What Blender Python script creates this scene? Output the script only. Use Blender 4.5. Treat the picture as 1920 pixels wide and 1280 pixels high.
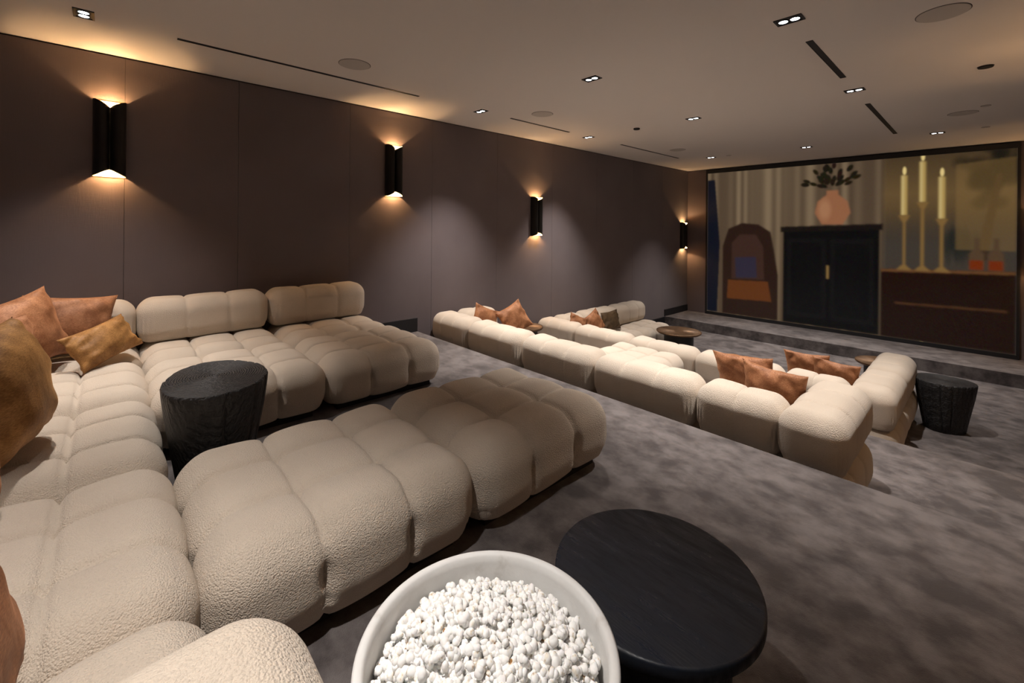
import bpy, bmesh, math, random
import numpy as np
from mathutils import Vector, Matrix
R = math.radians
for o in list(bpy.data.objects): bpy.data.objects.remove(o)
scene = bpy.context.scene
C = scene.collection

# ------------------------------------------------------------------ camera
F_PX, HORIZON, ROLL, YAW, ZC = 822.0, 426.5, R(.5), math.atan2(890, 822), 1.40
fw = Vector((-math.sin(YAW), math.cos(YAW), 0)); rt0 = Vector((math.cos(YAW), math.sin(YAW), 0)); up0 = Vector((0, 0, 1))
rt = rt0*math.cos(ROLL) + up0*math.sin(ROLL); up = up0*math.cos(ROLL) - rt0*math.sin(ROLL)
cd = bpy.data.cameras.new('camera'); cam = bpy.data.objects.new('camera', cd); C.objects.link(cam)
m = Matrix((rt, up, -fw)).transposed().to_4x4(); m.translation = Vector((0, 0, ZC)); cam.matrix_world = m
cd.sensor_width = 36; cd.lens = F_PX/1920*36; cd.shift_y = -(640-HORIZON)/1920; cd.clip_start = .05
scene.camera = cam
# ------------------------------------------------------------------ world, exposure
w = bpy.data.worlds.new('world'); scene.world = w; w.use_nodes = True
w.node_tree.nodes['Background'].inputs[0].default_value = (.5, .45, .42, 1); w.node_tree.nodes['Background'].inputs[1].default_value = 0.0
vs = scene.view_settings; vs.view_transform = 'Standard'; vs.look = 'None'; vs.gamma = 1; vs.exposure = 0.0
try: vs.use_curve_mapping = False
except Exception: pass
DOWN_W, SCONCE_W = 385.0, 23.0
DOWN_COL, SCONCE_COL = (1.0, .935, .885), (1.0, .60, .28)

# ------------------------------------------------------------------ room numbers
WX, RX, SY, BY, CZ = -5.18, .82, 10.88, -1.25, 2.875      # left wall, right wall, screen wall, back wall, ceiling
ZA, ZB, ZF, ZS = 0.0, -.505, -.865, -.67                     # upper tier, middle tier, front floor, stage
YA, YB, YS = 3.06, 5.235, 9.72                               # tier edges and stage front

# ------------------------------------------------------------------ materials
def mat(name, col=(.5,.5,.5), rough=.6, metal=0, spec=.5, build=None):
    M = bpy.data.materials.new(name); M.use_nodes = True
    nt = M.node_tree; b = nt.nodes['Principled BSDF']
    b.inputs['Base Color'].default_value = (*col, 1); b.inputs['Roughness'].default_value = rough
    b.inputs['Metallic'].default_value = metal; b.inputs['Specular IOR Level'].default_value = spec
    if build: build(nt, b)
    return M
def N(nt, t, **kw):
    n = nt.nodes.new(t)
    for k, v in kw.items():
        if k in n.inputs: n.inputs[k].default_value = v
        else: setattr(n, k, v)
    return n
def coord(nt, scale=(1,1,1), kind='Object'):
    tc = N(nt, 'ShaderNodeTexCoord'); mp = N(nt, 'ShaderNodeMapping'); mp.inputs['Scale'].default_value = scale
    nt.links.new(tc.outputs[kind], mp.inputs[0]); return mp.outputs[0]
def noise(nt, vec, scale, detail=2, rough=.5):
    n = N(nt, 'ShaderNodeTexNoise', Scale=scale, Detail=detail, Roughness=rough); nt.links.new(vec, n.inputs['Vector']); return n.outputs['Fac']
def ramp(nt, fac, stops):
    r = N(nt, 'ShaderNodeValToRGB'); e = r.color_ramp.elements
    while len(e) < len(stops): e.new(.5)
    for i, (p, c) in enumerate(stops): e[i].position = p; e[i].color = (*c, 1)
    nt.links.new(fac, r.inputs[0]); return r.outputs[0]
def bump(nt, b, h, strength, dist):
    n = N(nt, 'ShaderNodeBump', Strength=strength, Distance=dist); nt.links.new(h, n.inputs['Height']); nt.links.new(n.outputs[0], b.inputs['Normal'])
def mixv(nt, a, b_, f=.5, op='ADD'):
    n = N(nt, 'ShaderNodeMath', operation=op); nt.links.new(a, n.inputs[0]); nt.links.new(b_, n.inputs[1]); return n.outputs[0]

def boucle(nt, b):
    v = coord(nt)
    vo = N(nt, 'ShaderNodeTexVoronoi', Scale=185.0); vo.inputs['Randomness'].default_value = 1; nt.links.new(v, vo.inputs['Vector'])
    inv = N(nt, 'ShaderNodeMath', operation='SUBTRACT'); inv.inputs[0].default_value = 1; nt.links.new(vo.outputs['Distance'], inv.inputs[1]); n1 = inv.outputs[0]; n2 = noise(nt, v, 300, 2, .6); n3 = noise(nt, v, 3, 2)
    nt.links.new(ramp(nt, n3, [(.3, (.62,.525,.425)), (.7, (.68,.585,.48))]), b.inputs['Base Color'])
    bump(nt, b, mixv(nt, n1, n2), .8, .0045)
    b.inputs['Sheen Weight'].default_value = .15; b.inputs['Sheen Roughness'].default_value = .6
def velvet(c1, c2):
    def f(nt, b):
        v = coord(nt); n1 = noise(nt, v, 9, 3, .6); n2 = noise(nt, coord(nt, (60,400,60)), 1.5, 2, .5)
        nt.links.new(ramp(nt, mixv(nt, n1, n2, op='MULTIPLY'), [(.15, c1), (.4, c2)]), b.inputs['Base Color'])
        w1 = noise(nt, coord(nt, (11, 3.5, 9)), 1.3, 3, .5)
        bump(nt, b, w1, .28, .022)
        b.inputs['Sheen Weight'].default_value = .5; b.inputs['Sheen Roughness'].default_value = .35; b.inputs['Sheen Tint'].default_value = (*c2, 1)
    return f
def carpet(nt, b):
    v = coord(nt); big = noise(nt, v, 2.3, 6, .66); st = noise(nt, coord(nt, (1, 1.25, 1)), 6.5, 5, .6); fine = noise(nt, v, 260, 2, .6)
    f = mixv(nt, big, st, op='MULTIPLY')
    nt.links.new(ramp(nt, f, [(.17, (.068,.058,.057)), (.245, (.118,.102,.099)), (.34, (.172,.153,.148))]), b.inputs['Base Color'])
    bump(nt, b, fine, .5, .006)
    b.inputs['Sheen Weight'].default_value = .25; b.inputs['Sheen Roughness'].default_value = .5
def wallfab(nt, b):
    v = coord(nt); wx = noise(nt, coord(nt, (1,1,.03)), 420, 2); wy = noise(nt, coord(nt, (.03,.03,1)), 420, 2); big = noise(nt, v, 1.3, 3)
    nt.links.new(ramp(nt, big, [(.3, (.128,.100,.103)), (.7, (.150,.120,.123))]), b.inputs['Base Color'])
    bump(nt, b, mixv(nt, wx, wy), .35, .002)
    b.inputs['Sheen Weight'].default_value = .2
def plaster(nt, b):
    v = coord(nt); bump(nt, b, noise(nt, v, 40, 3), .04, .004)
def blackwood(nt, b):
    v = coord(nt, (3, 14, 3)); n1 = noise(nt, v, 2.2, 4, .6); n2 = noise(nt, coord(nt, (5, 60, 5)), 3, 3)
    nt.links.new(ramp(nt, n1, [(.3, (.005,.007,.011)), (.7, (.014,.018,.028))]), b.inputs['Base Color'])
    nt.links.new(ramp(nt, n1, [(.38, (.62,.62,.62)), (.62, (.27,.27,.27))]), b.inputs['Roughness'])
    bump(nt, b, mixv(nt, n1, n2), .3, .003)
def stump(nt, b):
    tc = N(nt, 'ShaderNodeTexCoord'); sp = N(nt, 'ShaderNodeSeparateXYZ'); nt.links.new(tc.outputs['Object'], sp.inputs[0])
    w_ = N(nt, 'ShaderNodeTexWave', wave_type='RINGS', rings_direction='Z', Scale=26.0, Distortion=5.0, Detail=3.0); w_.inputs['Detail Scale'].default_value = 1.5
    nt.links.new(tc.outputs['Object'], w_.inputs['Vector'])
    gr = noise(nt, coord(nt, (26, 26, 2.2)), 2, 4, .6)
    nt.links.new(ramp(nt, gr, [(.3, (.011,.011,.012)), (.75, (.042,.041,.042))]), b.inputs['Base Color'])
    bump(nt, b, mixv(nt, gr, w_.outputs['Fac']), .7, .006)
def concrete(nt, b):
    v = coord(nt); n1 = noise(nt, v, 14, 4, .6); n2 = noise(nt, v, 90, 2)
    nt.links.new(ramp(nt, n1, [(.24, (.52,.49,.45)), (.40, (.70,.69,.67)), (.8, (.75,.75,.735))]), b.inputs['Base Color']); bump(nt, b, n2, .15, .003)
def pop(nt, b):
    v = coord(nt); n1 = noise(nt, v, 55, 2); 
    nt.links.new(ramp(nt, n1, [(.31, (.34,.17,.06)), (.36, (.85,.79,.68)), (.42, (.93,.92,.90))]), b.inputs['Base Color'])
    b.inputs['Subsurface Weight'].default_value = .15; b.inputs['Subsurface Radius'].default_value = (.01,.008,.006)
def bronze(nt, b):
    v = coord(nt); n1 = noise(nt, v, 7, 4, .6)
    nt.links.new(ramp(nt, n1, [(.3, (.10,.055,.028)), (.7, (.24,.14,.075))]), b.inputs['Base Color'])
def vcol(strength):
    def f(nt, b):
        a = N(nt, 'ShaderNodeVertexColor', layer_name='picture')
        nt.links.new(a.outputs[0], b.inputs['Emission Color']); b.inputs['Emission Strength'].default_value = strength
        b.inputs['Base Color'].default_value = (.01,.01,.01,1)
    return f
def emit(c, s):
    def f(nt, b):
        b.inputs['Emission Color'].default_value = (*c, 1); b.inputs['Emission Strength'].default_value = s
    return f
M = dict(
    boucle=mat('beige_boucle', rough=.95, spec=.15, build=boucle),
    copper=mat('copper_velvet', rough=.58, spec=.3, build=velvet((.20,.075,.030), (.50,.235,.115))),
    gold=mat('gold_velvet', rough=.58, spec=.3, build=velvet((.18,.080,.022), (.47,.240,.080))),
    brown=mat('brown_velvet', rough=.6, spec=.3, build=velvet((.05,.03,.015), (.13,.085,.045))),
    rust=mat('rust_velvet', rough=.6, spec=.3, build=velvet((.12,.045,.02), (.32,.14,.065))),
    carpet=mat('taupe_carpet', rough=1, spec=.1, build=carpet),
    wall=mat('wall_fabric', rough=.9, spec=.2, build=wallfab),
    seamshadow=mat('panel_joint', (.03,.022,.022), .9),
    ceil=mat('ceiling_paint', (.74,.70,.675), .8, spec=.2, build=plaster),
    speaker=mat('speaker_grille', (.52,.485,.46), .85, spec=.2),
    black=mat('black_paint', (.012,.012,.014), .55),
    blackm=mat('black_bronze', (.018,.016,.014), .38, metal=.6),
    brass=mat('brass_lining', (.88,.74,.50), .5, metal=0),
    plinth=mat('plinth_black', (.015,.014,.014), .8),
    bwood=mat('black_wood', rough=.4, build=blackwood),
    stump=mat('charred_wood', rough=.5, build=stump),
    concrete=mat('pale_concrete', rough=.8, build=concrete),
    tan=mat('tan_clay', (.50,.34,.21), .7),
    pop=mat('popcorn', rough=.8, spec=.2, build=pop),
    bronze=mat('bronze_top', rough=.38, metal=.55, build=bronze),
    dkmetal=mat('dark_metal', (.03,.03,.032), .45, metal=.5),
    lens=mat('lamp_lens', (1,1,1), .3, build=emit((.93,.96,1.0), 14)),
    bulb=mat('bulb_glow', (1,1,1), .3, build=emit((1,.72,.36), 40)),
    screen=mat('screen_picture', rough=.6, spec=.1, build=vcol(.72)),
)

# ------------------------------------------------------------------ object helpers
def link(o, parent=None):
    C.objects.link(o)
    if parent: o.parent = parent
    return o
def meshobj(name, me, material=None, parent=None, smooth=False):
    if material is not None and not me.materials: me.materials.append(material)
    if smooth:
        for p in me.polygons: p.use_smooth = True
    return link(bpy.data.objects.new(name, me), parent)
def from_bm(name, bm, material, parent=None, smooth=False):
    bmesh.ops.recalc_face_normals(bm, faces=bm.faces)
    me = bpy.data.meshes.new(name); bm.to_mesh(me); bm.free()
    return meshobj(name, me, material, parent, smooth)
def box(bm, x0, x1, y0, y1, z0, z1):
    v = [bm.verts.new((x, y, z)) for z in (z0, z1) for x, y in ((x0,y0),(x1,y0),(x1,y1),(x0,y1))]
    for f in ((0,3,2,1),(4,5,6,7),(0,1,5,4),(1,2,6,5),(2,3,7,6),(3,0,4,7)): bm.faces.new([v[i] for i in f])
def boxobj(name, dims, material, parent=None):
    bm = bmesh.new(); box(bm, *dims); return from_bm(name, bm, material, parent)
def tag(o, label, cat, group=None):
    o['label'] = label; o['category'] = cat
    if group: o['group'] = group
    return o
def struct(o): o['kind'] = 'structure'; return o
def thing(name, label, cat, loc, rz=0, group=None):
    o = bpy.data.objects.new(name, None); C.objects.link(o); o.location = loc; o.rotation_euler = (0,0,rz); o.empty_display_size = .1
    return tag(o, label, cat, group)
def pydata(name, verts, faces):
    me = bpy.data.meshes.new(name); me.from_pydata([tuple(map(float, v)) for v in verts], [], [tuple(map(int, f)) for f in faces]); me.update(); return me
def lathe(bm, prof, n=64, cx=0, cy=0, sx=1, sy=1):
    rings = []
    for r, z in prof:
        rings.append([bm.verts.new((cx+sx*r*math.cos(2*math.pi*i/n), cy+sy*r*math.sin(2*math.pi*i/n), z)) for i in range(n)])
    for a, b in zip(rings, rings[1:]):
        for i in range(n): bm.faces.new((a[i], a[(i+1)%n], b[(i+1)%n], b[i]))
    return rings
def cap(bm, ring): bm.faces.new(ring)

# ------------------------------------------------------------------ room shell
struct(boxobj('floor', (WX-.1, RX+.1, BY-.1, YA, -1.2, ZA), M['carpet']))
struct(boxobj('floor_middle', (WX-.1, RX+.1, YA, YB, -1.2, ZB), M['carpet']))
struct(boxobj('floor_front', (WX-.1, RX+.1, YB, SY+.1, -1.2, ZF), M['carpet']))
struct(boxobj('floor_stage', (WX, RX, YS, SY, ZF, ZS), M['carpet']))
struct(boxobj('ceiling', (WX-.1, RX+.1, BY-.1, SY+.1, CZ, CZ+.1), M['ceil']))
wl = struct(boxobj('wall_left', (WX-.16, WX-.014, BY-.1, SY+.1, -1.2, CZ), M['seamshadow']))
struct(boxobj('wall_right', (RX, RX+.15, BY-.1, SY+.1, -1.2, CZ), M['wall']))
struct(boxobj('wall_back', (WX-.1, RX+.1, BY-.15, BY, -1.2, CZ), M['wall']))
wsn = struct(boxobj('wall_screen', (WX-.1, RX+.1, SY+.014, SY+.15, -1.2, CZ), M['seamshadow']))
def level(y): return ZA if y < YA else ZB if y < YB else ZF if y < YS else ZS
seams = [BY, .11, .98, 2.13, 3.28, 4.46, 5.74, 7.03, 8.33, 9.61, SY]
for y0, y1 in zip(seams, seams[1:]):      # upholstered wall panels, a narrow joint between them
    boxobj('wall_panel', (WX-.014, WX, y0+.0015, y1-.0015, -1.0, CZ-.014), M['wall'], wl)
for x0, x1 in ((WX, -4.70), (-4.70, .38), (.38, RX)):
    boxobj('wall_panel', (x0+.0015, x1-.0015, SY, SY+.014, -1.0, CZ-.014), M['wall'], wsn)
k = 0
for y0, y1, z, h in ((BY, YA, ZA, .18), (YA, YB, ZB, .185), (YB, YS, ZF, .185), (YS, SY, ZS, .157)):
    struct(boxobj(('baseboard_left_upper','baseboard_left_middle','baseboard_left_front','baseboard_left_stage')[k], (WX, WX+.02, y0, y1, z, z+h), M['black'])); k += 1

# ------------------------------------------------------------------ projection screen with a plain made-up film picture
def picture(nx, nz):
    X, Y = np.meshgrid(np.linspace(0, 1, nx), np.linspace(0, 1, nz)); A = 4.995/3.36
    img = np.zeros((nz, nx, 3)); rng = np.random.RandomState(4)
    def s8(c): c = np.array(c)/255.; return np.where(c <= .04045, c/12.92, ((c+.055)/1.055)**2.4)
    def put(mask, c): img[:] = img*(1-mask[..., None]) + s8(c)*mask[..., None]
    def ell(cx, cy, rx, ry, soft=.08, rot=0):
        dx = (X-cx)*A; dy = Y-cy; cr, sr = math.cos(rot), math.sin(rot); a = dx*cr+dy*sr; b = -dx*sr+dy*cr
        return np.clip((1-np.sqrt((a/(rx*A))**2+(b/ry)**2))/soft+.5, 0, 1)
    def poly(pts, soft=.006):
        inside = np.zeros_like(X, bool); P = pts
        for i in range(len(P)):
            (x1, y1), (x2, y2) = P[i], P[(i+1) % len(P)]
            c = ((y1 > Y) != (y2 > Y)) & (X < (x2-x1)*(Y-y1)/((y2-y1) or 1e-9)+x1); inside ^= c
        f = inside.astype(float)
        for _ in range(5): f = (f+np.roll(f,1,0)+np.roll(f,-1,0)+np.roll(f,1,1)+np.roll(f,-1,1))/5
        return f
    # pleated curtain
    st = .5+.5*np.sin(X*150+1.5*np.sin(X*37)); st2 = .5+.5*np.sin(X*47+.8)
    base = np.stack([s8((74,57,44))*(1-t)+s8((150,128,100))*t for t in (0,1)], 0)
    t = np.clip(.15+.55*st*st2+.25*np.exp(-((X-.27)/.16)**2)*(1-Y), 0, 1)[..., None]
    img[:] = base[0]*(1-t)+base[1]*t
    # dim painted landscape on the right
    r = np.clip((X-.655)/.02, 0, 1); land = s8((60,48,36))*np.ones_like(img)
    g = np.clip(1-np.abs(Y-.2)/.3, 0, 1)[..., None]; land = land*(1-g*.8)+s8((122,96,60))*g*.8
    lo = np.clip((Y-.28)/.2, 0, 1)[..., None]; land = land*(1-lo)+s8((70,62,54))*lo
    img[:] = img*(1-r[..., None])+land*r[..., None]
    for _ in range(60):
        put(ell(.955+rng.normal()*.035, .10+rng.normal()*.08, .02, .03, .9)*.55, (24,24,18))
    put(poly([(.905,.55),(.955,.12),(.968,.12),(.935,.55)])*.8, (66,46,30))
    for _ in range(25): put(ell(.86+rng.normal()*.03, .42+rng.rand()*.12, .008, .05, .9)*.5, (38,40,36))
    # plain framed hill picture and a long sideboard with bottles
    put(poly([(.86,.06),(1,.04),(1,.50),(.86,.50)])*.35, (150,118,70))
    put(poly([(.66,.62),(1,.60),(1,1),(.66,1)]), (34,17,10)); put(poly([(.66,.62),(1,.60),(1,.615),(.66,.635)])*.8, (120,80,48)); put(poly([(.70,.80),(.98,.79),(.98,.80),(.70,.81)])*.7, (96,62,38))
    for cx in (.91, .955): put(poly([(cx-.018,.60),(cx-.018,.52),(cx-.006,.49),(cx-.006,.44),(cx+.006,.44),(cx+.006,.49),(cx+.018,.52),(cx+.018,.60)]), (92,70,50)); put(poly([(cx-.016,.60),(cx-.016,.55),(cx+.016,.55),(cx+.016,.60)]), (124,48,18))
    # three candles on single brass sticks
    for cx, t0 in ((.725,.10),(.775,.03),(.825,.12)):
        put(poly([(cx-.008,t0),(cx+.008,t0),(cx+.008,t0+.22),(cx-.008,t0+.22)]), (196,164,96)); put(poly([(cx-.006,t0),(cx-.002,t0),(cx-.002,t0+.22),(cx-.006,t0+.22)])*.7, (236,214,150)); put(ell(cx, t0-.025, .005, .022, .5), (255,226,150))
        put(poly([(cx-.016,t0+.22),(cx+.016,t0+.22),(cx+.004,t0+.26),(cx+.004,.59),(cx+.022,.62),(cx-.022,.62),(cx-.004,.59),(cx-.004,t0+.26)]), (138,106,60))
    # brown wing chair by the curtain
    put(poly([(0,.05),(.035,.05),(.06,.5),(.05,1),(0,1)]), (16,21,34))
    put(poly([(.075,.52),(.10,.40),(.16,.36),(.23,.37),(.28,.42),(.295,.55),(.31,.70),(.31,1),(.075,1)]), (46,29,22)); put(poly([(.115,.50),(.15,.44),(.22,.44),(.25,.52),(.255,.74),(.115,.75)]), (66,44,36))
    put(poly([(.10,.76),(.27,.75),(.285,.88),(.095,.89)]), (104,57,26)); put(poly([(.13,.60),(.22,.59),(.225,.73),(.135,.74)]), (52,46,62))
    # tall black cabinet with a clay vase of dark leaves on top
    put(poly([(.33,.40),(.655,.38),(.655,1),(.33,1)]), (10,10,12)); put(poly([(.32,.385),(.665,.365),(.665,.40),(.32,.42)]), (26,20,17))
    for x0 in (.345, .50): put(poly([(x0,.46),(x0+.14,.45),(x0+.14,.95),(x0,.95)]), (19,18,19)); put(poly([(x0+.015,.49),(x0+.125,.48),(x0+.125,.92),(x0+.015,.92)]), (12,12,14))
    put(poly([(.487,.62),(.495,.62),(.495,.70),(.487,.70)]), (150,118,70))
    put(poly([(.47,.37),(.445,.30),(.455,.23),(.485,.19),(.485,.165),(.525,.165),(.525,.19),(.555,.23),(.565,.30),(.54,.37)]), (160,106,74)); put(ell(.48,.28,.02,.06,.8)*.6, (190,138,100))
    for q in range(40):
        a = -2.9+2.6*rng.rand(); d = .04+.10*rng.rand(); put(ell(.505+d*math.cos(a)*.75, .16+d*math.sin(a)*1.1, .014, .011, .5, a), (26+rng.randint(14), 22+rng.randint(10), 16))
    for _ in range(2): img[:] = (img+np.roll(img,1,0)+np.roll(img,-1,0)+np.roll(img,1,1)+np.roll(img,-1,1))/5
    img += rng.normal(0, .004, img.shape); v = np.clip(1-.25*((X-.5)**2+(Y-.5)**2), 0, 1)
    return np.clip(img*v[..., None], 0, 1)
nx, nz = 560, 376
pic = picture(nx, nz)
sx0, sx1, sz0, sz1 = -4.66, .335, -.60, 2.765
gx, gz = np.meshgrid(np.linspace(sx0, sx1, nx), np.linspace(sz1, sz0, nz))
V = np.stack([gx.ravel(), np.full(gx.size, SY-.035), gz.ravel()], 1)
ii = np.arange(nx*nz).reshape(nz, nx)
Fq = np.stack([ii[:-1,:-1], ii[1:,:-1], ii[1:,1:], ii[:-1,1:]], -1).reshape(-1, 4)
me = pydata('screen_surface', V, Fq)
ca = me.color_attributes.new('picture', 'FLOAT_COLOR', 'POINT')
buf = np.ones((nx*nz, 4), np.float32); buf[:, :3] = pic.reshape(-1, 3); ca.data.foreach_set('color', buf.ravel())
scr = thing('cinema_screen', 'large wall screen in a black frame showing a candlelit room above the stage', 'screen', ((sx0+sx1)/2, SY-.03, sz0))
def keep(o, p): o.parent = p; o.matrix_parent_inverse = Matrix.Translation(-Vector(p.location)); return o
keep(meshobj('screen_surface', me, M['screen']), scr)
bm = bmesh.new()
for d in ((sx0-.035, sx0, SY-.05, SY, sz0-.07, sz1+.09), (sx1, sx1+.035, SY-.05, SY, sz0-.07, sz1+.09), (sx0, sx1, SY-.05, SY, sz1, sz1+.09), (sx0, sx1, SY-.05, SY, sz0-.07, sz0)): box(bm, *d)
keep(from_bm('screen_frame', bm, M['black']), scr)
keep(boxobj('screen_backing', (sx0, sx1, SY-.03, SY-.002, sz0, sz1), M['black']), scr)

# ------------------------------------------------------------------ tufted upholstery
def cube_grid(nx, ny, nz):
    idx = {}; verts = []; faces = []
    def vid(x, y, z):
        k = (round(x, 5), round(y, 5), round(z, 5))
        if k not in idx: idx[k] = len(verts); verts.append((x, y, z))
        return idx[k]
    def face(n1, n2, fn, flip):
        for i in range(n1):
            for j in range(n2):
                q = [fn(-1+2*a/n1, -1+2*b/n2) for a, b in ((i,j),(i+1,j),(i+1,j+1),(i,j+1))]
                q = [vid(*p) for p in q]; faces.append(q[::-1] if flip else q)
    face(nx, ny, lambda a, b: (a, b, 1), False); face(nx, ny, lambda a, b: (a, b, -1), True)
    face(nx, nz, lambda a, b: (a, -1, b), False); face(nx, nz, lambda a, b: (a, 1, b), True)
    face(ny, nz, lambda a, b: (1, a, b), False); face(ny, nz, lambda a, b: (-1, a, b), True)
    return np.array(verts), faces
def lobes(t, n):
    # distance to the nearest of the n-1 inner seams, 0 in the seam and 1 on the crown of a lobe
    d = np.full_like(t, 9.)
    for i in range(1, n): d = np.minimum(d, np.abs(t-(-1+2*i/n)))
    q = np.clip(d*n, 0, 1); return .55*np.sqrt(q*(2-q))+.45*(1-np.exp(-d*n*14))
def tufted(name, lx, ly, h, r, D, tx, ty, res, seed, pinch=True):
    a, b, c = lx/2-.004, ly/2-.004, h/2
    q, faces = cube_grid(*res); p0 = q*np.array([a, b, c]); lim = np.array([a-r, b-r, max(c-r, .01)])
    inner = np.clip(p0, -lim, lim); dv = p0-inner; ln = np.linalg.norm(dv, axis=1, keepdims=True); n = dv/np.maximum(ln, 1e-9)
    p = inner + n*r
    lowr = (q[:, 2] < 0)[:, None]; p[:, :2] = np.where(lowr, .45*p[:, :2]+.55*(p0[:, :2]-inner[:, :2])*np.clip(np.hypot(n[:, :1], n[:, 1:2]), 0, 1)*0+.55*(inner[:, :2]+n[:, :2]/np.maximum(np.linalg.norm(n[:, :2], axis=1, keepdims=True), 1e-6)*r*np.clip(np.linalg.norm(n[:, :2], axis=1, keepdims=True)*1.6, 0, 1)), p[:, :2])
    if c < r: p[:, 2] *= c/(max(c-r,.01)+r)
    x, y, z = q.T; ax, ay, az = np.abs(n).T
    off = np.zeros(len(q))
    if tx > 1: off -= D*(1-lobes(x, tx))*(1-ax**3)*(.42+.58*np.clip(az*1.5, 0, 1))
    if ty > 1: off -= D*(1-lobes(y, ty))*(1-ay**3)*(.42+.58*np.clip(az*1.5, 0, 1))
    off += .012*(1-z*z)*(1-az)                                              # swelling sides
    off[z < -.6] *= .4
    if pinch:
        for s, t, nn in ((ax, y, ty), (ay, x, tx)):
            for i in range(1, nn): off -= .030*np.exp(-((t-(-1+2*i/nn))/.045)**2-((z+.05)/.32)**2)*np.clip(s*2-1, 0, 1)
    # small pleats by the upright corners
    cor = np.clip((np.minimum(np.abs(x), np.abs(y))-.72)/.12, 0, 1)*np.clip((.35-z)/.4, 0, 1)*(1-az)
    off += .0045*np.sin((x*a+y*b)*150+np.sign(x*y)*1.3)*cor
    rng = np.random.RandomState(seed)
    for _ in range(5):
        kx, ky, kz = rng.normal(0, 5, 3); off += .0022*np.sin(kx*p[:,0]+ky*p[:,1]+kz*p[:,2]+rng.rand()*6)
    p = p + n*off[:, None]; p[:, 2] += c
    me = pydata(name, p, faces); me.materials.append(M['boucle'])
    for f in me.polygons: f.use_smooth = True
    return me
SEAT_H, PL = .40, .035
_seat, _back, _pl = {}, {}, {}
def seat(x0, x1, y0, y1, z, label, group):
    lx, ly = round(x1-x0, 2), round(y1-y0, 2); k = (lx, ly)
    if k not in _seat:
        _seat[k] = tufted('seat_cushion', lx, ly, SEAT_H-PL, .13, .046, 3, 3, (60, 60, 22), len(_seat))
        bm = bmesh.new(); box(bm, -lx/2+.09, lx/2-.09, -ly/2+.09, ly/2-.09, 0, PL+.02); pm = bpy.data.meshes.new('plinth'); bm.to_mesh(pm); bm.free(); pm.materials.append(M['plinth']); _pl[k] = pm
    t = thing('sofa_seat_module', label, 'sofa module', ((x0+x1)/2, (y0+y1)/2, z), 0, group)
    c = meshobj('cushion', _seat[k], None, t); c.location = (0, 0, PL); meshobj('plinth', _pl[k], None, t)['label'] = 'black recessed plinth'
    return t
def back(cx, cy, z, length, axis, label, group, n=3):
    """a bolster lying on the seats; axis 'x' or 'y' is its long direction"""
    k = (round(length, 2), n)
    if k not in _back: _back[k] = tufted('back_cushion', k[0], .37, .375, .115, .024, n, 1, (66, 24, 24), 20+len(_back), False)
    o = meshobj('sofa_back_cushion', _back[k]); o.location = (cx, cy, z); o.rotation_euler = (0, 0, 0 if axis == 'x' else math.pi/2)
    return tag(o, label, 'cushion', group)

ORD = ['first', 'second', 'third', 'fourth', 'fifth']
GX = [-5.15, -4.35, -3.40, -2.45, -1.50, -.55]
# upper tier: rear row, wall wing and chaise
ga, gb, gc_ = 'beige seat modules on the upper tier', 'beige seat modules on the middle tier', 'beige seat modules on the front floor'
ba, bb, bc = 'beige bolsters on the upper tier', 'beige bolsters on the middle tier', 'beige bolsters on the front floor'
for i in range(5):
    seat(GX[i], GX[i+1], -.79, .21, ZA, f'tufted beige boucle seat, {ORD[i]} from the fabric wall in the upper tier rear row', ga)
    if i: back((GX[i]+GX[i+1])/2-(.0 if i < 4 else .19), -.72, .375, .94 if i < 4 else .58, 'x', f'beige bolster along the upper tier rear row, {ORD[i-1]} from the wall wing', ba, 3 if i < 4 else 2)
back(-.725, -.235, .375, .99, 'y', 'pale boucle arm bolster on the end of the rear row beside the popcorn pot', ba)
for j, (y0, y1) in enumerate(((.21, 1.21), (1.21, 2.21))):
    s = ('beside the rear row', 'at the open end')[j]
    seat(-5.15, -4.22, y0, y1, ZA, f'tufted beige seat at the fabric wall of the upper tier, {s}', ga)
    seat(-4.22, -3.27, y0, y1, ZA, f'tufted beige footrest in front of the upper tier wall seats, {s}', ga)
    back(-4.975, (y0+y1)/2-.02, .38, .99, 'y', f'beige bolster behind the upper tier wall seats, {s}', ba)
back(-4.975, -.30, .38, .97, 'y', 'beige bolster in the corner of the upper tier behind the copper pillows', ba)
seat(-2.45, -1.50, .22, 1.22, ZA, 'tufted beige chaise module joined to the rear row, between black stump stool and popcorn pot', ga)
seat(-2.45, -1.50, 1.22, 2.23, ZA, 'tufted beige chaise module at the free end, facing the middle tier sofa', ga)
# middle tier
for i in range(5):
    seat(GX[i], GX[i+1], 3.2, 4.17, ZB, f'tufted beige boucle seat, {ORD[i]} from the fabric wall in the middle tier row', gb)
    ln = GX[i+1]-GX[i]-.01; cx = (GX[i]+GX[i+1])/2
    if i == 4: ln, cx = .58, -1.205
    back(cx, 3.43, ZB+.372, ln, 'x', f'beige bolster, {ORD[i]} from the fabric wall along the back of the middle tier sofa', bb, 2 if i == 4 else 3)
back(-.745, 3.70, ZB+.372, .98, 'y', 'beige arm bolster on the open end of the middle tier sofa beside two copper pillows', bb)
back(-4.975, 3.92, ZB+.372, .58, 'y', 'short beige bolster against the fabric wall behind two copper pillows on the middle tier', bb, 2)
seat(-3.40, -2.45, 4.19, 5.17, ZB, 'tufted beige chaise module standing out from the middle tier sofa', gb)
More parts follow.
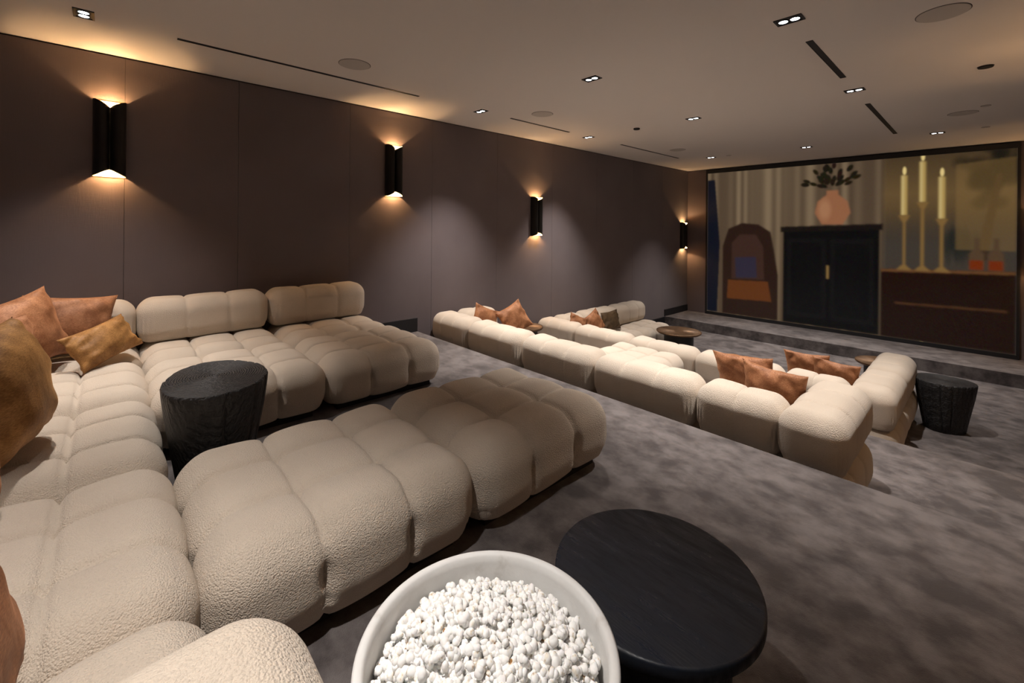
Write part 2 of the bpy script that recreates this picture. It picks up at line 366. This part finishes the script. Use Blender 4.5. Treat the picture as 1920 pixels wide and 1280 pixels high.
# front floor
for i in range(5):
    seat(GX[i], GX[i+1], 5.29, 6.27, ZF, f'tufted beige boucle seat, {ORD[i]} from the fabric wall in the front floor row', gc_)
    ln = GX[i+1]-GX[i]-.01; cx = (GX[i]+GX[i+1])/2
    if i == 4: ln, cx = .58, -1.205
    back(cx, 5.49, ZF+.378, ln, 'x', f'beige bolster, {ORD[i]} from the fabric wall along the back of the front sofa', bc, 2 if i == 4 else 3)
back(-.745, 5.78, ZF+.378, .98, 'y', 'beige arm bolster on the open end of the front sofa, touching its back', bc)
seat(-1.50, -.55, 6.28, 7.26, ZF, 'tufted beige seat on the open end of the front sofa beside the black stump stool', gc_)
back(-.745, 6.77, ZF+.378, .97, 'y', 'beige arm bolster on the open end of the front sofa, nearer the screen', bc)
for j, (y0, y1) in enumerate(((6.28, 7.27), (7.28, 8.27))):
    s = ('next to the back row', 'nearer the screen')[j]
    seat(-5.15, -4.20, y0, y1, ZF, f'tufted beige seat along the fabric wall on the front floor, {s}', gc_)
    back(-4.975, (y0+y1)/2, ZF+.378, .98, 'y', f'beige bolster against the fabric wall on the front floor, {s}', bc)
back(-4.975, 5.97, ZF+.378, .58, 'y', 'short beige bolster in the wall corner of the front sofa', bc, 2)

# ------------------------------------------------------------------ pillows
def pillow_mesh(wd, ht, th, seed):
    n = 36; rng = np.random.RandomState(seed); t = np.linspace(-1, 1, n+1); U, Vv = np.meshgrid(t, t); out = []; faces = []
    ph = rng.rand(8)*6.28
    def surf(sg):
        e = np.clip((1-np.abs(U)**2.2)*(1-np.abs(Vv)**2.2), 0, 1)**.55
        pin = 1-.10*(1-Vv**2)*np.abs(U)**3; pin2 = 1-.10*(1-U**2)*np.abs(Vv)**3       # sides drawn in between the corners
        wr = (.010*np.sin(9*U+5*Vv+ph[0])+.008*np.sin(-6*U+12*Vv+ph[1])+.006*np.sin(17*U*Vv+ph[2])+.012*np.sin(4*U*U+7*Vv+ph[3]))*np.clip(1-e, 0, 1)**.7*e**.3*1.0
        sag = .02*np.sin(2*U+ph[4])*np.sin(1.5*Vv+ph[5])
        return np.stack([U*wd/2*pin, Vv*ht/2*pin2, sg*(e*th/2+wr*.9)+sag*e], -1).reshape(-1, 3)
    a, b = surf(1), surf(-1); m_ = (n+1)**2; V = list(a)+list(b)
    g = np.arange(m_).reshape(n+1, n+1)
    for i in range(n):
        for j in range(n):
            q = [g[i,j], g[i,j+1], g[i+1,j+1], g[i+1,j]]; faces.append(q); faces.append([v+m_ for v in q[::-1]])
    me = pydata('pillow', V, faces)
    bm = bmesh.new(); bm.from_mesh(me); bmesh.ops.remove_doubles(bm, verts=bm.verts, dist=.0006); bmesh.ops.recalc_face_normals(bm, faces=bm.faces); bm.to_mesh(me); bm.free()
    for f in me.polygons: f.use_smooth = True
    return me
def pillow(bottom, yaw, tilt, roll, wd, ht, th, material, label, group=None, seed=1, name='throw_pillow'):
    """bottom: point under the middle of the lower edge; yaw: heading of the front face, 0 = +x; tilt: lean backwards"""
    me = pillow_mesh(wd, ht, th, seed); me.materials.append(M[material]); o = link(bpy.data.objects.new(name, me))
    fx = Vector((math.cos(yaw)*math.cos(tilt), math.sin(yaw)*math.cos(tilt), math.sin(tilt)))      # face normal
    side = Vector((-math.sin(yaw), math.cos(yaw), 0)); upv = fx.cross(side)
    s2 = side*math.cos(roll)+upv*math.sin(roll); u2 = upv*math.cos(roll)-side*math.sin(roll)
    mm = Matrix((s2, u2, fx)).transposed().to_4x4(); mm.translation = Vector(bottom)+upv*(ht/2*math.cos(roll)+wd/2*abs(math.sin(roll))*.6); o.matrix_world = mm
    return tag(o, label, 'pillow', group)
gp = 'copper velvet pillows'
pillow((-4.60, -.20, .40), R(6), R(16), R(-6), .52, .46, .18, 'copper', 'wide copper velvet pillow leaning on the corner bolster behind the gold lumbar pillow', gp, 1)
pillow((-4.27, -.37, .40), R(48), R(12), R(12), .52, .50, .24, 'copper', 'plump copper velvet pillow between the big bronze pillow and the gold lumbar pillow', gp, 2)
pillow((-4.26, .04, .405), R(40), R(30), R(12), .48, .28, .16, 'gold', 'small gold velvet lumbar pillow lying in front of copper pillows', None, 3)
pillow((-2.80, -.30, .40), R(76), R(9), R(3), .56, .55, .34, 'gold', 'big bronze gold velvet pillow standing on the rear row', None, 4)
pillow((-3.40, -.40, .40), R(62), R(8), R(-4), .52, .50, .20, 'copper', 'copper velvet pillow half hidden behind the big bronze pillow', gp, 5)
pillow((-2.14, -.335, .40), R(80), R(8), R(2), .44, .44, .20, 'copper', 'copper velvet pillow between the big bronze pillow and the rust pillow', gp, 16)
pillow((-1.27, -.20, .40), R(80), R(8), R(4), .38, .40, .20, 'rust', 'rust brown velvet pillow on the rear row next to the pale arm bolster', None, 6)
pillow((-4.60, 3.80, ZB+.40), R(-6), R(14), R(-24), .40, .40, .14, 'copper', 'copper velvet pillow with raised corner touching the middle tier wall bolster', gp, 7)
pillow((-4.40, 4.17, ZB+.40), R(-20), R(20), R(26), .42, .42, .16, 'copper', 'copper velvet pillow overlapping another in the wall corner of the middle tier', gp, 8)
pillow((-1.37, 4.02, ZB+.40), R(90), R(14), R(-4), .48, .47, .17, 'copper', 'copper velvet pillow on the middle tier seat, farther from the open end arm', gp, 9)
pillow((-1.10, 3.82, ZB+.40), R(86), R(10), R(3), .46, .46, .17, 'copper', 'copper velvet pillow on the middle tier against the open end arm', gp, 10)
pillow((-1.41, 6.08, ZF+.40), R(92), R(14), R(-2), .46, .46, .15, 'copper', 'copper velvet pillow on the front sofa, farther from the open end arm', gp, 11)
pillow((-1.11, 5.90, ZF+.40), R(88), R(10), R(3), .44, .45, .15, 'copper', 'copper velvet pillow on the front sofa against the open end arm', gp, 12)
pillow((-4.63, 5.84, ZF+.40), R(-6), R(14), R(-24), .38, .38, .13, 'copper', 'copper velvet pillow nearest the wall corner of the front sofa', gp, 13)
pillow((-4.60, 6.27, ZF+.40), R(-10), R(14), R(26), .38, .38, .13, 'copper', 'copper velvet pillow beside a dark brown pillow on the front sofa', gp, 14)
pillow((-4.60, 6.76, ZF+.40), R(-8), R(14), R(4), .44, .36, .13, 'brown', 'dark brown velvet pillow on the front sofa by the fabric wall', None, 15)

# ------------------------------------------------------------------ stump stools and tables
def stump_stool(cx, cy, z, rx, ry, h, rot, label, seed):
    t = thing('stump_stool', label, 'stool', (cx, cy, z), rot, 'charred stump stools')
    rng = np.random.RandomState(seed); n = 180; bm = bmesh.new()
    th = np.linspace(0, 2*math.pi, n, endpoint=False); out = 1+.05*np.cos(2*th+1)+.03*np.cos(3*th+rng.rand()*6)+.10*np.cos(th)
    cracks = rng.rand(9)*2*math.pi; rings = []
    prof = [(0,.66),(.01,.68),(.2,.75),(.45,.84),(.7,.93),(.9,.985),(.975,1.0),(1,.985)]
    for f, s in prof:
        ring = []
        for i in range(n):
            d = 0
            for k, c in enumerate(cracks):
                da = abs((th[i]-c-.03*math.sin(f*5+k)+math.pi) % (2*math.pi)-math.pi); w = (.050 if k == 0 else .026)
                if da < w: d = max(d, (.045 if k == 0 else .018)*(1-da/w)*min(1, f*3+.3))
            wob = .006*math.sin(9*th[i]+f*4)+.004*math.sin(23*th[i]-f*3)
            rr = out[i]*s-d/max(rx, ry)+wob
            ring.append(bm.verts.new((rx*rr*math.cos(th[i]), ry*rr*math.sin(th[i]), f*h)))
        rings.append(ring)
    for s in (.8, .6, .4, .2, .05):
        rings.append([bm.verts.new((rx*out[i]*.985*s*math.cos(th[i])*(1 if s > .1 else 1), ry*out[i]*.985*s*math.sin(th[i]), h)) for i in range(n)])
    for a, b in zip(rings, rings[1:]):
        for i in range(n): bm.faces.new((a[i], a[(i+1)%n], b[(i+1)%n], b[i]))
    bm.faces.new(rings[-1]); bm.faces.new(rings[0][::-1])
    o = from_bm('trunk', bm, M['stump'], t)
    for p in o.data.polygons: p.use_smooth = p.center.z < h-.002
    return t
stump_stool(-2.93, .45, ZA, .325, .25, .56, R(0), 'charred black stump stool with cracked sides between the wall seats and the chaise', 1)
stump_stool(-.33, 7.05, ZF, .24, .26, .56, R(70), 'blue black stump stool standing by the open end of the front sofa', 2)

def round_table(x, y, z, r, h, rb, topmat, basemat, ribs, name, label, group=None):
    t = thing(name, label, 'table', (x, y, z), 0, group); bm = bmesh.new(); th = .035
    if ribs:
        n = ribs*4; rad = [.0, .06, .2, .4, .6, .8, .93, 1.0]; rings = []
        for q in rad[1:]:
            rings.append([bm.verts.new((r*q*math.cos(2*math.pi*i/n), r*q*math.sin(2*math.pi*i/n), h-.004*(i % 4 in (0, 1))*(.2 < q < .97))) for i in range(n)])
        rings += [[bm.verts.new((r*1.0*math.cos(2*math.pi*i/n), r*math.sin(2*math.pi*i/n), h-.018)) for i in range(n)], [bm.verts.new((r*.95*math.cos(2*math.pi*i/n), r*.95*math.sin(2*math.pi*i/n), h-th)) for i in range(n)]]
        for a, b in zip(rings, rings[1:]):
            for i in range(n): bm.faces.new((a[i], a[(i+1)%n], b[(i+1)%n], b[i]))
        bm.faces.new(rings[0][::-1]); bm.faces.new(rings[-1])
        from_bm('table_top', bm, topmat, t)
    else:
        rings = lathe(bm, [(r*.93, h-th-.012), (r*.985, h-th), (r, h-th+.006), (r, h-.006), (r*.992, h-.001), (r*.97, h), (r*.5, h)], 96); cap(bm, rings[0][::-1]); cap(bm, rings[-1]); from_bm('table_top', bm, topmat, t, True)
        t.children[0].data.polygons[-1].use_smooth = False
    bm = bmesh.new(); rings = lathe(bm, [(rb*.98, 0), (rb, .01), (rb, h-th-.01), (rb*.98, h-th)], 64); cap(bm, rings[0][::-1]); cap(bm, rings[-1]); from_bm('pedestal', bm, basemat, t, False)
    for p in t.children[1].data.polygons: p.use_smooth = len(p.vertices) == 4
    return t
round_table(-.615, 1.11, ZA, .27, .46, .195, M['bwood'], M['bwood'], 0, 'side_table', 'round black wood side table with a drum pedestal next to the popcorn pot')
round_table(-4.63, 4.55, ZB, .27, .45, .17, M['bronze'], M['dkmetal'], 60, 'side_table', 'small round bronze topped table at the wall end of the middle tier')
round_table(-3.74, 7.55, ZF, .38, .44, .25, M['bronze'], M['dkmetal'], 72, 'side_table', 'round table with a ribbed sunburst bronze top in front of the wall seats')
round_table(-.98, 7.95, ZF, .30, .44, .2, M['bronze'], M['dkmetal'], 60, 'side_table', 'round bronze table half hidden behind the open end of the front sofa')

# ------------------------------------------------------------------ popcorn pot
px, py, pr, pz = -.63, .53, .242, .62
pot = thing('popcorn_pot', 'tall round pale concrete pot heaped with popcorn beside the black side table', 'pot', (px, py, 0))
bm = bmesh.new()
rings = lathe(bm, [(.17, 0), (.185, .02), (.215, .32), (pr-.004, pz-.03), (pr-.003, pz-.018)], 96); cap(bm, rings[0][::-1]); from_bm('pot_body', bm, M['tan'], pot, True)
bm = bmesh.new()
lathe(bm, [(pr-.003, pz-.02), (pr, pz-.014), (pr, pz-.004), (pr-.005, pz), (pr-.014, pz), (pr-.019, pz-.004), (pr-.021, pz-.02), (pr-.026, pz-.12), (pr-.05, pz-.2), (.02, pz-.21)], 96)
o = from_bm('pot_rim', bm, M['concrete'], pot, True); o['label'] = 'pale stained concrete rim and lining'
def mound(r): q = r/(pr-.028); return pz-.062+.075*(1-q*q)
bm = bmesh.new(); rr = [(pr-.030)*q for q in (1, .85, .7, .5, .3, .1)]
rings = lathe(bm, [(pr-.03, pz-.10)]+[(r, mound(r)-.022) for r in rr], 48); cap(bm, rings[-1]); fill = from_bm('popcorn_bed', bm, M['pop'], None, True); fill.location = (px, py, 0); fill['kind'] = 'stuff'; tag(fill, 'packed popcorn underneath the loose top kernels in the pot', 'popcorn')
def kernel_mesh(seed, sub):
    rng = random.Random(seed); bm = bmesh.new()
    for k in range(rng.randint(4, 6)):
        a = rng.random()*6.28; el = rng.uniform(-.6, 1); d = .0068 if k else 0
        mtx = Matrix.Translation((d*math.cos(a)*math.cos(el), d*math.sin(a)*math.cos(el), d*math.sin(el))) @ Matrix.Diagonal((rng.uniform(.8,1.2), rng.uniform(.8,1.2), rng.uniform(.7,1.1), 1))
        bmesh.ops.create_icosphere(bm, subdivisions=sub, radius=rng.uniform(.0055, .0085), matrix=mtx)
    for v in bm.verts: v.co += Vector((rng.uniform(-1,1), rng.uniform(-1,1), rng.uniform(-1,1)))*.0009
    me = bpy.data.meshes.new('popcorn'); bm.to_mesh(me); bm.free(); me.materials.append(M['pop'])
    for p in me.polygons: p.use_smooth = True
    return me
kms = [kernel_mesh(i, 2) for i in range(8)]; rng = random.Random(7); pts = []
tries = 0
while len(pts) < 300 and tries < 60000:
    tries += 1; a = rng.random()*6.2832; r = (pr-.036)*math.sqrt(rng.random()); x, y = r*math.cos(a), r*math.sin(a)
    if all((x-u)**2+(y-v)**2 > .0168**2 for u, v in pts): pts.append((x, y))
for i, (x, y) in enumerate(pts):
    o = bpy.data.objects.new('popcorn', kms[i % 8]); C.objects.link(o); r = math.hypot(x, y)
    o.location = (px+x, py+y, mound(r)+rng.uniform(-.004, .008)); o.rotation_euler = (rng.random()*6, rng.random()*6, rng.random()*6); s = rng.uniform(.85, 1.2); o.scale = (s, s, s)
    tag(o, 'white popped popcorn kernel on top of the heap in the pot', 'popcorn', 'loose popcorn on the heap')
vv, ff = [], []; small = [kernel_mesh(40+i, 1) for i in range(5)]
sm = [(np.array([v.co[:] for v in m_.vertices]), [tuple(p.vertices) for p in m_.polygons]) for m_ in small]
for i in range(800):
    a = rng.random()*6.2832; r = (pr-.034)*math.sqrt(rng.random()); vs_, fs_ = sm[i % 5]
    from_e = np.array(Matrix.Rotation(rng.random()*6, 3, 'X') @ Matrix.Rotation(rng.random()*6, 3, 'Z'))
    o0 = len(vv); vv += list((vs_ @ from_e.T)+np.array([r*math.cos(a), r*math.sin(a), mound(r)-.012+rng.uniform(-.006, .006)])); ff += [tuple(q+o0 for q in f) for f in fs_]
me = pydata('popcorn_heap', vv, ff); heap = meshobj('popcorn_heap', me, M['pop'], None, True); heap.location = (px, py, 0); heap['kind'] = 'stuff'
tag(heap, 'dense heap of small white popcorn filling the pot', 'popcorn')

# ------------------------------------------------------------------ wall sconces
def arc(off, nseg=14):
    pts = []; w = .108
    for s in (-1, 1):
        for i in range(nseg+1):
            a = math.pi-math.pi*i/nseg; yy = s*w/2+math.cos(a)*(w/2-off*.2); xx = .035+(.075-off)*math.sin(a)
            if s == 1 and i == 0: continue
            pts.append((max(xx, .004), yy))
    return [(.002, -w+off)]+pts+[(.002, w-off)]
SH = .655
def strip_mesh(off, inset):
    P_ = arc(off); bm = bmesh.new(); cols = []
    for x, y in P_:
        notch = .060*(1-min(abs(y)/.108, 1))**1.1*min(x/.03, 1)+inset
        cols.append((bm.verts.new((x, y, notch)), bm.verts.new((x, y, SH-notch))))
    for a, b in zip(cols, cols[1:]): bm.faces.new((a[0], b[0], b[1], a[1]))
    me = bpy.data.meshes.new('sconce_strip'); bm.to_mesh(me); bm.free()
    for p in me.polygons: p.use_smooth = True
    return me
shell_me, lining_me = strip_mesh(0, 0), strip_mesh(.004, .003); shell_me.materials.append(M['blackm']); lining_me.materials.append(M['brass'])
bm = bmesh.new(); box(bm, 0, .004, -.104, .104, 0, SH); plate_me = bpy.data.meshes.new('back_plate'); bm.to_mesh(plate_me); bm.free(); plate_me.materials.append(M['brass'])
bm = bmesh.new(); lathe(bm, [(.001, -.02), (.007, -.015), (.009, 0), (.007, .015), (.001, .02)], 16); bulb_me = bpy.data.meshes.new('bulb'); bm.to_mesh(bulb_me); bm.free(); bulb_me.materials.append(M['bulb'])
for p in bulb_me.polygons: p.use_smooth = True
def sconce(wx, y, z0, rz, label):
    t = thing('wall_sconce', label, 'lamp', (wx, y, z0), rz, 'twin tube wall sconces')
    meshobj('shell', shell_me, None, t); meshobj('lining', lining_me, None, t)['label'] = 'glowing brass lining'; meshobj('back_plate', plate_me, None, t)
    for z, lz in ((.14, .085), (SH-.14, SH-.085)):
        b = meshobj('bulb', bulb_me, None, t); b.location = (.018, 0, z)
        L = bpy.data.lights.new('sconce_light', 'POINT'); L.energy = SCONCE_W; L.color = SCONCE_COL; L.shadow_soft_size = .012
        lo = bpy.data.objects.new('sconce_light', L); C.objects.link(lo); lo.parent = t; lo.location = (.035, 0, lz)
for y, z0, s in ((.012, 1.808, 'above the corner pillows'), (2.69, 1.785, 'past the upper tier wall seats'), (5.31, 1.264, 'above the middle tier'), (10.59, .91, 'beside the screen')):
    sconce(WX, y, z0, 0, f'black twin tube wall sconce glowing warm, {s}')
for y, z0, s in ((2.69, 1.785, 'upper tier'), (5.31, 1.264, 'middle tier'), (10.59, .91, 'stage')): sconce(RX, y, z0, math.pi, f'black twin tube wall sconce opposite the sofas on the {s}')

# ------------------------------------------------------------------ ceiling fittings
bm = bmesh.new(); box(bm, -.085, .085, -.055, -.042, -.007, 0); box(bm, -.085, .085, .042, .055, -.007, 0); box(bm, -.085, -.072, -.042, .042, -.007, 0); box(bm, .072, .085, -.042, .042, -.007, 0); box(bm, -.072, .072, -.042, .042, -.002, 0)
trim_me = bpy.data.meshes.new('trim'); bm.to_mesh(trim_me); bm.free(); trim_me.materials.append(M['black'])
bm = bmesh.new(); r_ = lathe(bm, [(.034, 0), (.034, -.004), (.030, -.006), (.028, -.004)], 32); ring_me = bpy.data.meshes.new('reflector_ring'); bm.to_mesh(ring_me); bm.free(); ring_me.materials.append(M['dkmetal'])
bm = bmesh.new(); r_ = lathe(bm, [(.028, -.003), (.015, -.0035)], 32); cap(bm, r_[-1][::-1]); lens_me = bpy.data.meshes.new('lens'); bm.to_mesh(lens_me); bm.free(); lens_me.materials.append(M['lens'])
def downlight(x, y, where):
    t = thing('ceiling_downlight', f'twin square black recessed downlight {where}', 'ceiling light', (x, y, CZ), 0, 'twin recessed downlights')
    meshobj('trim', trim_me, None, t)
    for dx in (-.036, .036):
        a = meshobj('reflector_ring', ring_me, None, t); a.location = (dx, 0, -.002); meshobj('lens', lens_me, None, a)
    L = bpy.data.lights.new('downlight', 'SPOT'); L.energy = DOWN_W*(1.05 if y > 0 else .44 if x < -2 else .72); L.color = DOWN_COL; L.spot_size = R(80); L.spot_blend = .85; L.shadow_soft_size = .035
    lo = bpy.data.objects.new('downlight', L); C.objects.link(lo); lo.parent = t; lo.location = (0, 0, -.012)
for x, y, wh in ((-4.31, -.13, 'above the corner pillows of the upper tier'), (-3.40, -.13, 'above the rear row'), (-.95, -.13, 'above the popcorn pot end of the rear row'),
    (-4.37, 3.48, 'over the wall end of the middle tier sofa'), (-2.65, 3.50, 'over the middle of the middle tier sofa back'), (-.95, 3.51, 'over the open end of the middle tier sofa'),
    (-4.385, 5.72, 'over the wall end of the front sofa'), (-2.66, 5.73, 'over the middle of the front sofa back'), (-.95, 5.76, 'over the open end of the front sofa'),
    (-3.85, 9.1, 'over the stage by the screen, fabric wall side'), (-2.18, 9.11, 'over the middle of the stage by the screen'), (-.51, 9.13, 'over the stage by the screen, away from the fabric wall')): downlight(x, y, wh)
def disc(name, x, y, r, drop, material, label, cat, group, ring=True):
    t = thing(name, label, cat, (x, y, CZ), 0, group); bm = bmesh.new(); rg = lathe(bm, [(r, 0), (r, -drop*.6), (r*.98, -drop), (r*.3, -drop)], 48); cap(bm, rg[-1][::-1]); from_bm('cover', bm, material, t)
    if ring:
        bm = bmesh.new(); lathe(bm, [(r+.004, 0), (r+.004, -.0015), (r, -.0015), (r, 0)], 48); from_bm('shadow_gap', bm, M['seamshadow'], t)
    return t
for x, y, s in ((-3.92, 1.65, 'above the upper tier wall seats'), (-3.92, 4.14, 'above the middle tier near the fabric wall'), (-3.92, 7.81, 'above the front wall seats'), (-.21, 4.14, 'above the open end of the middle tier'), (-.21, 7.83, 'above the black stump stool of the front floor')):
    disc('ceiling_speaker', x, y, .135, .005, M['speaker'], f'round flush speaker grille in the ceiling {s}', 'speaker', 'round ceiling speakers')
disc('ceiling_camera', -3.5, 5.71, .045, .02, M['black'], 'small black dome on the ceiling near the fabric wall', 'camera', None, False)
for x, y, s in ((-3.5, 9.1, 'between stage downlights'), (-.015, 7.55, 'beside the ceiling speaker over the front floor'), (-.018, 9.11, 'past the stage downlights')):
    disc('sprinkler_cover', x, y, .04, .006, M['speaker'], f'tiny round sprinkler cover on the ceiling {s}', 'sprinkler', 'ceiling sprinkler covers')
disc('ceiling_sensor', -.015, 5.75, .05, .012, M['dkmetal'], 'small dark round ceiling sensor near the open end of the sofas', 'sensor', None, True)
def slot(x, y0, y1, wd, label):
    t = thing('slot_diffuser', label, 'air vent', (x, (y0+y1)/2, CZ), 0, 'black linear ceiling slots'); L = (y1-y0)/2; bm = bmesh.new()
    box(bm, -wd/2, -wd/2+.004, -L, L, -.004, 0); box(bm, wd/2-.004, wd/2, -L, L, -.004, 0); box(bm, -wd/2+.004, wd/2-.004, -L, -L+.004, -.004, 0); box(bm, -wd/2+.004, wd/2-.004, L-.004, L, -.004, 0); from_bm('frame', bm, M['black'], t)
    boxobj('slot_recess', (-wd/2+.004, wd/2-.004, -L+.004, L-.004, -.0015, 0), M['seamshadow'] if False else M['black'], t)
for y0, y1, s in ((.40, 2.58, 'above the upper tier wall seats'), (3.99, 5.21, 'above the middle tier near the fabric wall'), (6.62, 8.73, 'above the front wall seats')): slot(-4.365, y0, y1, .034, f'thin black slot vent along the ceiling {s}')
for y0, y1, s in ((4.01, 5.21, 'above the open end of the middle tier'), (6.48, 8.77, 'above the open end of the front floor')): slot(-.948, y0, y1, .048, f'wide black slot vent along the ceiling {s}')
